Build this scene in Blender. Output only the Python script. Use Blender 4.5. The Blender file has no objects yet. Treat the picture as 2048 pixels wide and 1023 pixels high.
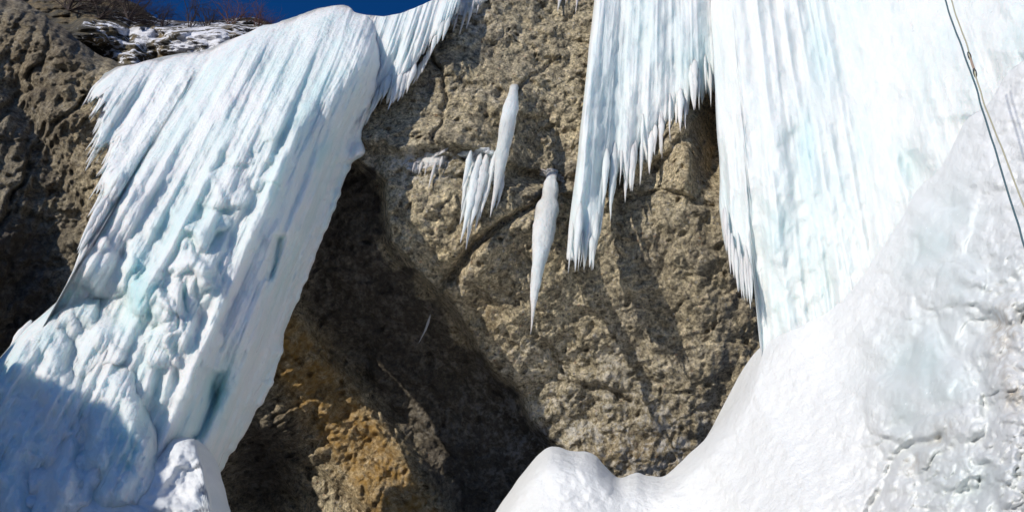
import bpy, math, random
import numpy as np
from mathutils import Matrix, Vector
random.seed(7); rng = np.random.default_rng(11)
S = bpy.context.scene
C = S.collection

# ------------------------------------------------------------------ camera
F_PX, CX, CY = 1400.0, 1024.0, 511.5
VPX, VPY = 1350.0, -1500.0                      # where plumb lines meet
zc = np.array([VPX-CX, CY-VPY, -F_PX]); zc /= np.linalg.norm(zc)   # world up in camera axes (right, up, back)
fw = np.array([0, 0, -1.0]); yc = fw-zc*fw.dot(zc); yc /= np.linalg.norm(yc)
xc = np.cross(yc, zc)
M = np.array([xc, yc, zc])                      # camera axes -> world
EYE = np.array([0, 0, 1.6])
cam_d = bpy.data.cameras.new("camera"); cam = bpy.data.objects.new("camera", cam_d); C.objects.link(cam)
cam_d.sensor_width = 36.0; cam_d.lens = F_PX/2048*36.0; cam_d.clip_end = 2000; cam_d.clip_start = 0.05
m4 = Matrix.Identity(4)
for i in range(3):
    for j in range(3): m4[i][j] = float(M[i, j])
    m4[i][3] = float(EYE[i])
cam.matrix_world = m4
S.camera = cam

# ------------------------------------------------------------------ light
p_cam = np.array([.64, -.60, -.48]); p_cam /= np.linalg.norm(p_cam)   # way the sunlight travels, camera axes
p_w = M @ p_cam
sun_el = math.asin(-p_w[2]); sun_az = math.atan2(-p_w[0], -p_w[1])   # azimuth clockwise from +Y
print("sun elevation", math.degrees(sun_el), "azimuth", math.degrees(sun_az))
sd = bpy.data.lights.new("sun", 'SUN'); sd.energy = 3.7; sd.angle = math.radians(.5); sd.color = (1, .95, .87)
so = bpy.data.objects.new("sun", sd); C.objects.link(so)
so.rotation_euler = Vector(p_w).to_track_quat('-Z', 'Y').to_euler()
W = bpy.data.worlds.new("World"); S.world = W; W.use_nodes = True
nt = W.node_tree; bg = nt.nodes['Background']
sky = nt.nodes.new('ShaderNodeTexSky'); sky.sky_type = 'NISHITA'; sky.sun_disc = False
sky.sun_elevation = max(sun_el, math.radians(3)); sky.sun_rotation = sun_az
sky.altitude = 3000; sky.air_density = 1.0; sky.dust_density = .1; sky.ozone_density = 3.0
hs = nt.nodes.new('ShaderNodeHueSaturation'); hs.inputs['Saturation'].default_value = 1.2
nt.links.new(sky.outputs[0], hs.inputs['Color']); mu = nt.nodes.new('ShaderNodeMix'); mu.data_type = 'RGBA'; mu.blend_type = 'MULTIPLY'; mu.inputs[0].default_value = 1; mu.inputs[7].default_value = (1.0, .95, 1.28, 1)
nt.links.new(hs.outputs[0], mu.inputs[6]); nt.links.new(mu.outputs[2], bg.inputs[0]); bg.inputs[1].default_value = .11
S.view_settings.view_transform = 'Standard'; S.view_settings.look = 'None'
S.view_settings.exposure = .12; S.view_settings.gamma = 1
S.render.engine = 'CYCLES'

# ------------------------------------------------------------------ helpers
def W3(px, py, Z):
    """pixel + distance along the optical axis -> world point(s)"""
    px, py, Z = np.broadcast_arrays(np.asarray(px, float), np.asarray(py, float), np.asarray(Z, float))
    c = np.stack([(px-CX)/F_PX*Z, (CY-py)/F_PX*Z, -Z], -1)
    return c @ M.T + EYE
g = -zc; GY, GZ = g[1], -g[2]                    # plumb direction: image-up and depth components
def Zvert(y, y0, Z0):
    """depth at row y of the plumb line that has depth Z0 at row y0"""
    c0 = (CY-y0)/F_PX; c = (CY-y)/F_PX
    L = (c0*Z0-c*Z0)/(c*GZ-GY)
    return Z0+GZ*L
def qx(q, y): return VPX+q*(y-VPY)
def ss(a, b, x):
    t = np.clip((x-a)/(b-a), 0, 1); return t*t*(3-2*t)
def hsh(i, j, k, s=0):
    n = (i.astype(np.int64)*73856093) ^ (j.astype(np.int64)*19349663) ^ (k.astype(np.int64)*83492791) ^ (s*2654435761)
    n = (n ^ (n >> 13))*1274126177 & 0x7fffffff; n = (n ^ (n >> 15))*668265263 & 0x7fffffff
    return ((n ^ (n >> 12)) & 0xffff)/65535.0
def noise(x, y, z=0.0, s=0):
    x, y, z = np.broadcast_arrays(np.asarray(x, float), np.asarray(y, float), np.asarray(z, float))
    xi, yi, zi = np.floor(x), np.floor(y), np.floor(z)
    fx, fy, fz = x-xi, y-yi, z-zi
    u, v, w = [t*t*t*(t*(t*6-15)+10) for t in (fx, fy, fz)]
    r = 0
    for a in (0, 1):
        for b in (0, 1):
            for c in (0, 1):
                r = r+hsh(xi+a, yi+b, zi+c, s)*(u if a else 1-u)*(v if b else 1-v)*(w if c else 1-w)
    return r*2-1
def fbm(x, y, z=0.0, o=4, s=0, gain=.5):
    a, r, t = 1.0, 0, 0
    for i in range(o):
        r = r+a*noise(x, y, z, s+i*7); t += a; a *= gain
        x, y, z = np.asarray(x)*2.03+3.1, np.asarray(y)*2.01+1.7, np.asarray(z)*2.02+.9
    return r/t
def ridge(x, y, z=0.0, o=3, s=0):
    a, r, t = 1.0, 0, 0
    for i in range(o):
        r = r+a*(1-np.abs(noise(x, y, z, s+i*5))*2); t += a; a *= .5
        x, y, z = np.asarray(x)*2.1+1.1, np.asarray(y)*2.07+4.7, np.asarray(z)*2.02+.9
    return r/t
def cell(x, y, z, s=0):
    """distance to nearest scattered point: pebbles and pits"""
    xi, yi, zi = np.floor(x), np.floor(y), np.floor(z); best = np.full(x.shape, 9.0)
    for a in (-1, 0, 1):
        for b in (-1, 0, 1):
            for c in (-1, 0, 1):
                X, Y, Z = xi+a, yi+b, zi+c
                d = (X+hsh(X, Y, Z, s)-x)**2+(Y+hsh(X, Y, Z, s+1)-y)**2+(Z+hsh(X, Y, Z, s+2)-z)**2
                best = np.minimum(best, d)
    return np.sqrt(best)
def lerp_pts(pts, x):
    pts = np.array(pts, float); return np.interp(x, pts[:, 0], pts[:, 1])
def segdist(px, py, pts):
    """signed distance to an open polyline (positive: below/right of it walking left to right)"""
    best = np.full(np.shape(px), 1e9); sg = np.ones(np.shape(px))
    for (x0, y0), (x1, y1) in zip(pts[:-1], pts[1:]):
        dx, dy = x1-x0, y1-y0; t = np.clip(((px-x0)*dx+(py-y0)*dy)/(dx*dx+dy*dy), 0, 1)
        d = np.hypot(px-x0-t*dx, py-y0-t*dy); cr = dx*(py-y0)-dy*(px-x0)
        k = d < best; best = np.where(k, d, best); sg = np.where(k, np.sign(cr), sg)
    return best*sg
def link_mesh(name, V, Fq, mat, parent=None, smooth=True, col=None):
    me = bpy.data.meshes.new(name)
    V = np.asarray(V, np.float32).reshape(-1, 3); Fq = np.asarray(Fq, np.int32)
    me.vertices.add(len(V)); me.vertices.foreach_set('co', V.ravel())
    n, k = Fq.shape
    me.loops.add(n*k); me.loops.foreach_set('vertex_index', Fq.ravel())
    me.polygons.add(n); me.polygons.foreach_set('loop_start', np.arange(0, n*k, k, dtype=np.int32))
    me.polygons.foreach_set('loop_total', np.full(n, k, np.int32))
    me.polygons.foreach_set('use_smooth', np.full(n, smooth, bool))
    if col is not None:
        for nm, arr in col.items():
            at = me.attributes.new(nm, 'FLOAT', 'POINT'); at.data.foreach_set('value', np.asarray(arr, np.float32).ravel())
    me.update(calc_edges=True); me.validate(clean_customdata=False)
    me.materials.append(mat)
    o = bpy.data.objects.new(name, me); C.objects.link(o)
    if parent: o.parent = parent
    return o
def grid_faces(n, m, wrap=False, flip=False, off=0):
    i = np.arange(n-1)[:, None]; j = np.arange(m if wrap else m-1)[None, :]; j2 = (j+1) % m
    a = i*m+j; b = (i+1)*m+j; c = (i+1)*m+j2; d = i*m+j2
    f = np.stack(np.broadcast_arrays(a, b, c, d), -1).reshape(-1, 4)+off
    return f[:, ::-1] if flip else f
def tag(o, label=None, cat=None, group=None, kind=None):
    if label: o['label'] = label
    if cat: o['category'] = cat
    if group: o['group'] = group
    if kind: o['kind'] = kind
    return o
def empty(name, loc):
    o = bpy.data.objects.new(name, None); C.objects.link(o); o.location = [float(v) for v in loc]
    o.empty_display_size = .2; return o
def reparent(o, root):
    """child keeps its world place"""
    o.parent = root; o.matrix_parent_inverse = Matrix.Translation(root.location).inverted()
    return o

# ------------------------------------------------------------------ materials
def nodes(name):
    m = bpy.data.materials.new(name); m.use_nodes = True; t = m.node_tree
    return m, t, t.nodes['Principled BSDF']
def N(t, typ, **kw):
    n = t.nodes.new(typ)
    for k, v in kw.items():
        if k in n.inputs: n.inputs[k].default_value = v
        else: setattr(n, k, v)
    return n
def L(t, a, b): t.links.new(a, b)
def ramp(t, fac, stops, interp='LINEAR'):
    r = t.nodes.new('ShaderNodeValToRGB'); r.color_ramp.interpolation = interp
    e = r.color_ramp.elements
    while len(e) < len(stops): e.new(.5)
    for q, (p, c) in zip(e, stops): q.position = p; q.color = (c if len(c) == 4 else (*c, 1))
    L(t, fac, r.inputs[0]); return r.outputs[0]
def mixc(t, fac, a, b, mode='MIX'):
    n = t.nodes.new('ShaderNodeMix'); n.data_type = 'RGBA'; n.blend_type = mode
    if hasattr(fac, 'links'): L(t, fac, n.inputs[0])
    else: n.inputs[0].default_value = fac
    for v, i in ((a, 6), (b, 7)):
        if hasattr(v, 'links'): L(t, v, n.inputs[i])
        else: n.inputs[i].default_value = (*v, 1)
    return n.outputs[2]
def math_n(t, op, a, b=None, clamp=False):
    n = t.nodes.new('ShaderNodeMath'); n.operation = op; n.use_clamp = clamp
    for v, i in ((a, 0), (b, 1)):
        if v is None: continue
        if hasattr(v, 'links'): L(t, v, n.inputs[i])
        else: n.inputs[i].default_value = v
    return n.outputs[0]
def objco(t, scale=(1, 1, 1)):
    tc = t.nodes.new('ShaderNodeTexCoord')
    geo = t.nodes.new('ShaderNodeNewGeometry')
    mp = t.nodes.new('ShaderNodeMapping'); mp.inputs['Scale'].default_value = scale
    L(t, geo.outputs['Position'], mp.inputs[0]); return mp.outputs[0]
def nz(t, co, scale, detail=4, rough=.6, dist=0):
    n = N(t, 'ShaderNodeTexNoise', Scale=scale, Detail=detail, Roughness=rough, Distortion=dist); L(t, co, n.inputs['Vector']); return n.outputs[0]
def vor(t, co, scale, feature='F1', out='Distance'):
    n = t.nodes.new('ShaderNodeTexVoronoi'); n.feature = feature; n.inputs['Scale'].default_value = scale
    L(t, co, n.inputs['Vector']); return n.outputs[out]
def bump(t, b, h, strength, dist, prev=None):
    n = N(t, 'ShaderNodeBump', Strength=strength, Distance=dist); L(t, h, n.inputs['Height'])
    if prev is not None: L(t, prev, n.inputs['Normal'])
    return n.outputs[0]

def rock_material():
    m, t, b = nodes('conglomerate_rock')
    co = objco(t)
    big = nz(t, co, .55, 5, .6, .4); mid = nz(t, co, 2.2, 6, .65, .3); fine = nz(t, co, 9, 7, .72); vfine = nz(t, co, 38, 4, .7)
    c = ramp(t, big, [(.3, (.24, .215, .18)), (.45, (.40, .345, .24)), (.56, (.50, .42, .27)), (.7, (.40, .365, .31))])
    c2 = ramp(t, mid, [(.3, (.13, .115, .095)), (.48, (.42, .355, .245)), (.62, (.60, .50, .31)), (.75, (.55, .50, .42))])
    c = mixc(t, .6, c, c2)
    # pebbles of other stone set in the matrix
    pc = vor(t, co, 13, 'F1', 'Color'); pd = vor(t, co, 13)
    sep = t.nodes.new('ShaderNodeSeparateColor'); L(t, pc, sep.inputs[0])
    pm = math_n(t, 'MULTIPLY', ramp(t, pd, [(.28, (1, 1, 1)), (.42, (0, 0, 0))]), ramp(t, sep.outputs[0], [(.55, (0, 0, 0)), (.75, (1, 1, 1))]))
    pcol = ramp(t, sep.outputs[1], [(0, (.09, .08, .075)), (.35, (.30, .25, .19)), (.7, (.48, .45, .40)), (1, (.40, .24, .13))])
    c = mixc(t, math_n(t, 'MULTIPLY', pm, .85), c, pcol)
    c = mixc(t, .85, c, ramp(t, fine, [(.36, (.22, .21, .20)), (.48, (.8, .8, .8)), (.66, (1.7, 1.6, 1.45))]), 'MULTIPLY')
    gr = nz(t, co, 21, 3, .75)
    c = mixc(t, 1.0, c, (1.30, 1.31, 1.30), 'MULTIPLY')
    c = mixc(t, .8, c, ramp(t, gr, [(.36, (.25, .24, .23)), (.46, (.85, .85, .85)), (.56, (1.05, 1.05, 1.03)), (.66, (1.75, 1.7, 1.6))]), 'MULTIPLY')
    # tones carried by the mesh: orange iron stain, dark rock with painted-in shade, pale frost
    def att(nm):
        a = t.nodes.new('ShaderNodeAttribute'); a.attribute_name = nm; return a.outputs['Fac']
    sn = ramp(t, nz(t, co, 3.5, 5, .7), [(.35, (0, 0, 0)), (.6, (1, 1, 1))])
    rust = mixc(t, fine, (.26, .13, .03), (.62, .38, .10))
    c = mixc(t, math_n(t, 'MULTIPLY', att('rust'), math_n(t, 'ADD', math_n(t, 'MULTIPLY', sn, .6), .35), True), c, rust)
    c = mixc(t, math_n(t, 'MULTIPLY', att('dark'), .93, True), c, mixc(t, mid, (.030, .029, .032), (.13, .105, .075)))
    fr = ramp(t, math_n(t, 'ADD', math_n(t, 'MULTIPLY', fine, .6), math_n(t, 'MULTIPLY', mid, .4)), [(.49, (0, 0, 0)), (.58, (1, 1, 1))])
    c = mixc(t, math_n(t, 'MULTIPLY', att('frost'), fr, True), c, (.62, .62, .62))
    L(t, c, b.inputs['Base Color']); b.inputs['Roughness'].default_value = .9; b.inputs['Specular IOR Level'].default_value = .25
    n1 = bump(t, b, mid, .9, .12)
    n2 = bump(t, b, gr, 1.0, .05, bump(t, b, fine, 1.0, .09, n1))
    n3 = bump(t, b, math_n(t, 'MULTIPLY', pd, -1.0), .6, .035, n2)
    n4 = bump(t, b, vfine, .7, .015, n3)
    L(t, n4, b.inputs['Normal'])
    return m

def ice_material(name, white=(.80, .84, .86), tint=(.42, .68, .72), amount=(.52, .72), stretch=.13, rough=.38, bumpk=.5, sss=.5, scale=1.6, bubbly=False, warm=(.785, .80, .79)):
    m, t, b = nodes(name)
    co = objco(t, (1, 1, stretch)); ci = objco(t)
    a = nz(t, co, scale, 5, .6, .5); a2 = nz(t, co, scale*4, 5, .65, .3)
    s = math_n(t, 'ADD', math_n(t, 'MULTIPLY', a, .65), math_n(t, 'MULTIPLY', a2, .35))
    f = ramp(t, s, [(amount[0], (0, 0, 0)), (amount[1], (1, 1, 1))])
    wm = ramp(t, nz(t, ci, .9, 3, .5), [(.45, (0, 0, 0)), (.65, (1, 1, 1))])
    c = mixc(t, wm, white, warm)
    at = t.nodes.new('ShaderNodeAttribute'); at.attribute_name = 'blue'
    fac = math_n(t, 'ADD', math_n(t, 'MULTIPLY', f, .75), at.outputs['Fac'], True)
    c = mixc(t, fac, c, tint)
    if bubbly:
        bd = vor(t, ci, 14); sp = ramp(t, bd, [(.10, (1, 1, 1)), (.2, (0, 0, 0))])
        c = mixc(t, math_n(t, 'MULTIPLY', sp, ramp(t, nz(t, ci, 1.3, 2), [(.5, (0, 0, 0)), (.6, (1, 1, 1))])), c, (.95, .95, .95))
    L(t, c, b.inputs['Base Color'])
    b.inputs['Roughness'].default_value = rough
    L(t, ramp(t, a2, [(.35, (rough*.7,)*3), (.7, (min(1, rough*1.9),)*3)]), b.inputs['Roughness'])
    b.inputs['IOR'].default_value = 1.31
    b.inputs['Subsurface Weight'].default_value = sss; b.inputs['Subsurface Scale'].default_value = .35
    b.inputs['Subsurface Radius'].default_value = (.55, .85, 1.0)
    fine = nz(t, objco(t, (1, 1, stretch*1.3)), 14, 5, .65); lump = nz(t, ci, 7, 5, .6, .4)
    n1 = bump(t, b, fine, bumpk, .05); n2 = bump(t, b, lump, bumpk*.8, .06, n1)
    n3 = bump(t, b, nz(t, ci, 45, 3, .6), bumpk*.5, .012, n2)
    L(t, n3, b.inputs['Normal'])
    return m

def snow_material(name='packed_snow', col=(.78, .785, .775), bumpk=.9):
    m, t, b = nodes(name); ci = objco(t)
    a = nz(t, ci, 1.2, 4, .55)
    c = mixc(t, ramp(t, a, [(.4, (0, 0, 0)), (.7, (1, 1, 1))]), col, tuple(v*.95 for v in col))
    at = t.nodes.new('ShaderNodeAttribute'); at.attribute_name = 'blue'
    c = mixc(t, at.outputs['Fac'], c, (.50, .59, .59))
    at2 = t.nodes.new('ShaderNodeAttribute'); at2.attribute_name = 'dirt'
    dn = ramp(t, nz(t, ci, 6, 5, .7), [(.4, (0, 0, 0)), (.65, (1, 1, 1))])
    c = mixc(t, math_n(t, 'MULTIPLY', at2.outputs['Fac'], dn, True), c, (.42, .35, .26))
    bd = vor(t, ci, 9); sp = ramp(t, bd, [(.05, (1, 1, 1)), (.12, (0, 0, 0))])
    c = mixc(t, math_n(t, 'MULTIPLY', sp, at.outputs['Fac']), c, (.97, .97, .97))
    L(t, c, b.inputs['Base Color'])
    r = math_n(t, 'SUBTRACT', .75, math_n(t, 'MULTIPLY', at.outputs['Fac'], .5)); L(t, r, b.inputs['Roughness'])
    b.inputs['Subsurface Weight'].default_value = .06; b.inputs['Subsurface Scale'].default_value = .08
    b.inputs['Subsurface Radius'].default_value = (.6, .9, 1.0)
    sm = math_n(t, 'SUBTRACT', 1.0, math_n(t, 'MULTIPLY', at.outputs['Fac'], 1.2), True)
    n1 = bump(t, b, math_n(t, 'MULTIPLY', nz(t, ci, 5, 5, .55), sm), bumpk, .045); n2 = bump(t, b, math_n(t, 'MULTIPLY', nz(t, ci, 24, 5, .75), sm), bumpk, .022, n1)
    L(t, n2, b.inputs['Normal']); return m

def hillside_material():
    m, t, b = nodes('snowy_hillside'); co = objco(t); st = objco(t, (1, 1, 3.2))
    mid = nz(t, co, 2.0, 6, .65, .4); fine = nz(t, co, 8, 6, .7)
    c = ramp(t, mid, [(.3, (.03, .032, .035)), (.5, (.10, .085, .055)), (.62, (.22, .16, .08)), (.75, (.14, .12, .09))])
    c = mixc(t, .7, c, ramp(t, fine, [(.3, (.3, .3, .3)), (.7, (1.4, 1.4, 1.4))]), 'MULTIPLY')
    at = t.nodes.new('ShaderNodeAttribute'); at.attribute_name = 'frost'
    sn = nz(t, st, 1.6, 7, .68, .6)
    f = ramp(t, math_n(t, 'ADD', sn, math_n(t, 'MULTIPLY', at.outputs['Fac'], .16)), [(.60, (0, 0, 0)), (.64, (1, 1, 1))])
    c = mixc(t, f, c, (.8, .8, .83))
    L(t, c, b.inputs['Base Color']); b.inputs['Roughness'].default_value = .9
    n1 = bump(t, b, mid, .9, .2); n2 = bump(t, b, fine, .9, .08, n1); L(t, n2, b.inputs['Normal'])
    return m
def plain(name, col, rough=.6, metallic=0, var=.25, sc=20):
    m, t, b = nodes(name); n = nz(t, objco(t), sc, 4, .6)
    L(t, mixc(t, n, tuple(v*(1-var) for v in col), tuple(min(1, v*(1+var)) for v in col)), b.inputs['Base Color'])
    b.inputs['Roughness'].default_value = rough; b.inputs['Metallic'].default_value = metallic
    return m

ROCK = rock_material()
ICE = ice_material('blue_white_ice', white=(.79, .82, .795), tint=(.44, .67, .67), amount=(.50, .76), bumpk=.85)
ICE_W = ice_material('white_ice', white=(.72, .745, .725), tint=(.47, .65, .66), amount=(.47, .78), scale=.9, warm=(.71, .735, .725))
ICE_CLEAR = ice_material('clear_bubbly_ice', white=(.78, .80, .80), tint=(.58, .73, .72), amount=(.45, .75), stretch=.5, rough=.22, bumpk=.35, bubbly=True)
ICE_DULL = ice_material('greyish_ice', white=(.60, .59, .56), tint=(.45, .52, .52), amount=(.45, .75), bumpk=.9)
SNOW = snow_material()
HILL = hillside_material()

# ------------------------------------------------------------------ the cliff
def gauss(x, y, cx, cy, sx, sy, ang=0):
    c, s = math.cos(ang), math.sin(ang); dx, dy = x-cx, y-cy
    u, v = (dx*c+dy*s)/sx, (-dx*s+dy*c)/sy
    return np.exp(-(u*u+v*v)/2)
def cliff_smooth(x, y):
    """large shape of the rock: distance along the view axis"""
    Z = sum(lerp_pts([(-1200, 21), (-600, 19), (-300, 17.2), (-60, 15.2), (60, 14.4), (300, 13.4), (500, 12.8), (700, 13.0), (900, 13.6), (1200, 14.0), (1600, 14)], np.asarray(y, float)+k) for k in (-90, -45, 0, 45, 90))/5
    Z = Z+1.0*ss(900, 1200, x)*ss(400, -60, y)
    # left buttress bends toward the viewer below and beyond the frame
    Z = Z-2.2*ss(190, -500, x)
    Z = Z-.9*gauss(x, y, 880, 400, 150, 180)-.5*gauss(x, y, 1390, 440, 110, 110)-.35*gauss(x, y, 1400, 780, 110, 120)
    Z = Z-1.1*gauss(x, y, -150, 640, 140, 120)
    # cave hollow low left, floor of the hollow climbs back at the bottom
    Z = Z+.9*gauss(x, y, 740, 760, 150, 200, .8)
    Z = Z+1.5*ss(830, 1010, y+.15*(560-x))*np.exp(-((x-510)/125)**2)
    # central block: a step in front of the hollow
    d = segdist(x, y, [(560, 300), (700, 310), (775, 360), (785, 480), (850, 560), (930, 660), (1040, 800), (1120, 900), (1200, 1100)])
    dO = segdist(x, y, [(540, 600), (580, 645), (700, 790), (870, 1000), (950, 1110)])
    Z = Z+1.0*ss(-8, 18, d+12*noise(x/60, y/60, 0, 55))*(1-.85*ss(-50, 10, dO))*ss(-200, 300, y)*ss(420, 640, x)
    # ledge line across the middle: upper rock overhangs the lower
    d2 = segdist(x, y, [(690, 270), (800, 300), (880, 285), (960, 300), (1040, 335), (1130, 352), (1300, 330), (1380, 250)])
    Z = Z+(-.16*np.exp(-((d2+14)/30)**2)+.28*ss(-6, 14, d2)*np.exp(-np.maximum(d2, 0)/80))*ss(620, 740, x)*(1-ss(1380, 1480, x))
    # overhang above the recess under the slim icicle
    Z = Z+.85*ss(150, 330, y)*(1-ss(345, 395, y))*np.exp(-((x-1085)/75)**2)
    for pl in ([(-10, 470), (25, 400), (70, 300), (95, 250)], [(60, 330), (110, 250), (170, 200)], [(100, 60), (60, 170), (-10, 240)], [(1030, 185), (1060, 150), (1120, 120)], [(1180, 380), (1240, 400), (1330, 385), (1420, 420)], [(870, 280), (900, 200), (870, 110)], [(1080, 690), (1150, 760), (1260, 800)]):
        Z = Z+.16*np.exp(-(segdist(x+10*noise(x/30, y/30, 0, 51), y+10*noise(x/30, y/30, 4, 52), pl)/5)**2)
    # crack running down-left under the icicle cluster
    d3 = segdist(x, y, [(900, 560), (940, 500), (1000, 450), (1070, 410), (1110, 370)])
    Z = Z+.35*np.exp(-(d3/9)**2)-.18*np.exp(-((d3-26)/22)**2)
    # recess behind the arch in the right-hand ice
    Z = Z+1.1*gauss(x, y, 1430, 265, 34, 90)-.7*gauss(x, y, 1375, 300, 30, 70)
    # shallow bowl low in the middle
    Z = Z+.15*gauss(x, y, 1300, 640, 180, 190)-.5*gauss(x, y, 1150, 930, 200, 60)
    # rounded shoulder where the face turns under the left ice
    Z = Z+.35*gauss(x, y, 60, 250, 20, 130, -.5)-.35*gauss(x, y, 150, 240, 60, 160, -.3)
    return Z
def cliff_disp(x, y, Z, fine=True):
    P = W3(x, y, Z); X, Y, Zw = P[..., 0], P[..., 1], P[..., 2]
    d = .22*fbm(X*.5, Y*.5, Zw*.5, 3, 3)+.13*ridge(X*1.3, Y*1.3, Zw*1.3, 3, 9)
    d = d+.10*fbm(X*2.6, Y*2.6, Zw*2.6, 3, 21)
    # diagonal ribs inside the hollow and on the left buttress
    u, v = (x*.62-y*.78)/100, (x*.78+y*.62)/100
    hol = np.clip(gauss(x, y, 760, 820, 210, 230, .8)*1.4, 0, 1)
    d = d+hol*.30*ridge(u*1.6, v*.25, 0, 3, 33)
    u2, v2 = (x*.93+y*.35)/100, (-x*.35+y*.93)/100
    d = d+ss(260, 60, x)*.28*ridge(u2*1.3, v2*.35, 0, 4, 41)
    u3, v3 = (x*.45+y*.9)/100, (-x*.9+y*.45)/100
    d = d+gauss(x, y, 560, 860, 90, 110)*.22*ridge(v3*.8, u3*3.0, 0, 3, 47)
    if fine:
        X = X+.10*noise(X*3, Y*3, Zw*3, 71); Y = Y+.10*noise(X*3, Y*3, Zw*3, 72); Zw = Zw+.12*noise(X*4, Y*4, Zw*4, 73)
        c0 = cell(X*1.7, Y*1.7, Zw*1.7, 85); d = d+.13*(np.clip(c0, .1, .9)-.45)
        c1 = cell(X*4.2, Y*4.2, Zw*4.2, 5); d = d+.10*(np.clip(c1, 0, .8)-.4)
        c2 = cell(X*10, Y*10, Zw*10, 15); d = d+.06*(np.clip(c2, 0, .8)-.4)
        d = d+.04*fbm(X*8, Y*8, Zw*8, 2, 61)
        pit = cell(X*3.1, Y*3.1, Zw*3.1, 25); d = d+.10*ss(.30, .10, pit)
    return d
def Zcliff(x, y):
    x = np.asarray(x, float); y = np.asarray(y, float); Z = cliff_smooth(x, y)
    return Z+cliff_disp(x, y, Z)

def crest_sheet(name, xs, top, ybot, Zfun, mat, step, col=None, back=6.0, rnd=.6, rnd_px=60):
    """terrain seen from the front: rows go from the crest down; behind the crest the ground runs back"""
    yt = sum(lerp_pts(top, xs+k) for k in (-14, -7, 0, 7, 14))/5+2.0*noise(xs/17, 0, 0, 12)+.35*noise(xs/6, 0, 0, 13); nv = int((ybot-yt.min())/step)
    T = np.linspace(0, 1, nv)[None, :]; Xg = np.repeat(xs[:, None], nv, 1)
    Yg = yt[:, None]+(ybot-yt[:, None])*T
    Z = Zfun(Xg, Yg)
    Z = Z+(rnd(Xg) if callable(rnd) else rnd)*(1-np.clip((Yg-yt[:, None])/rnd_px, 0, 1))**2.2
    P = W3(Xg, Yg, Z)
    # ground behind the crest
    k = np.linspace(1, 0, 9)[:-1]**1.6; crest = P[:, 0]
    dirb = np.array([0, 1.0, -.06]); bk = (back(xs) if callable(back) else back+0*xs)[:, None, None]; B = crest[:, None, :]+k[None, :, None]*bk*dirb
    n_ = noise(B[..., 0]*.7, B[..., 1]*.7, 0, 77)*.3*k[None, :]*(bk[..., 0] > .3); B[..., 2] += n_
    G = np.concatenate([B, P], 1); n, m = G.shape[:2]
    cols = None
    if col:
        cols = {}
        for nm, fn in col.items():
            a = fn(Xg, Yg); cols[nm] = np.concatenate([np.repeat(a[:, :1], B.shape[1], 1), a], 1)
    return link_mesh(name, G, grid_faces(n, m, flip=True), mat, col=cols)

def xs_range(a, b, fa, fb, step, coarse=14):
    return np.concatenate([np.arange(a, fa, coarse), np.arange(fa, fb, step), np.arange(fb, b+1, coarse)])
cl_top = [(-1200, -500), (-300, -90), (0, -14), (60, 8), (130, 60), (200, 112), (260, 132), (400, 118), (480, 95), (620, 50), (740, 52), (850, 28), (890, -4), (930, -60), (1000, -200), (1200, -420), (3000, -700)]
def rustf(x, y):
    d = segdist(x, y, [(560, 620), (640, 700), (700, 790), (780, 900), (850, 1010), (900, 1100)])
    r = np.exp(-((d-45)/60)**2)*ss(590, 660, y)*1.5
    r = r+.28*gauss(x, y, 1270, 920, 90, 40)+.35*gauss(x, y, 1400, 290, 40, 70)+.25*gauss(x, y, 940, 640, 60, 120)+.3*gauss(x, y, 40, 100, 70, 80)+.22*gauss(x, y, 150, 260, 50, 130)
    return np.clip(r, 0, 1)
def darkf(x, y):  # dark rock tone, with shade of the hollow and left cliff painted in
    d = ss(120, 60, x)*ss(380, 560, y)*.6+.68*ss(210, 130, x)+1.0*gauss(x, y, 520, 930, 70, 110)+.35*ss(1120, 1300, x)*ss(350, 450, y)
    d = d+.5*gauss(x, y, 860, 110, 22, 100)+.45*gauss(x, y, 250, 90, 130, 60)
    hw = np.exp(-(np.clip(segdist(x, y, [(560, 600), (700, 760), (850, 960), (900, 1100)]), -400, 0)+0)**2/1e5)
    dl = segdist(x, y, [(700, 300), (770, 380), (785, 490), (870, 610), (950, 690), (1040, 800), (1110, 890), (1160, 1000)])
    d = d+.95*ss(0, 26, dl+26*noise(x/34, y/34, 0, 88)+12*noise(x/11, y/11, 0, 90))*ss(560, 640, x)*ss(-5, -60, segdist(x, y, [(560, 640), (700, 800), (860, 1000), (900, 1100)])+15*noise(x/30, y/30, 0, 89))  # paints the ice column's shadow into the hollow's rock colour
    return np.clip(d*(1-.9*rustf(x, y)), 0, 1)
def frostf(x, y):
    return np.clip(1.0*gauss(x, y, 940, 318, 34, 20)+.8*gauss(x, y, 850, 330, 40, 14)+.5*gauss(x, y, 1330, 900, 150, 60)+.35*gauss(x, y, 1150, 780, 120, 100)+.45*gauss(x, y, 830, 330, 60, 25)+.5*gauss(x, y, 930, 30, 40, 30)+.12, 0, 1)
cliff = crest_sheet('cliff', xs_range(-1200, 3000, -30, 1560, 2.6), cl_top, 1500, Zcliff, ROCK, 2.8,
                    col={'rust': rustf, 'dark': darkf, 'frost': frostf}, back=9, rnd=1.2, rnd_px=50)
tag(cliff, kind='structure')

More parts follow.
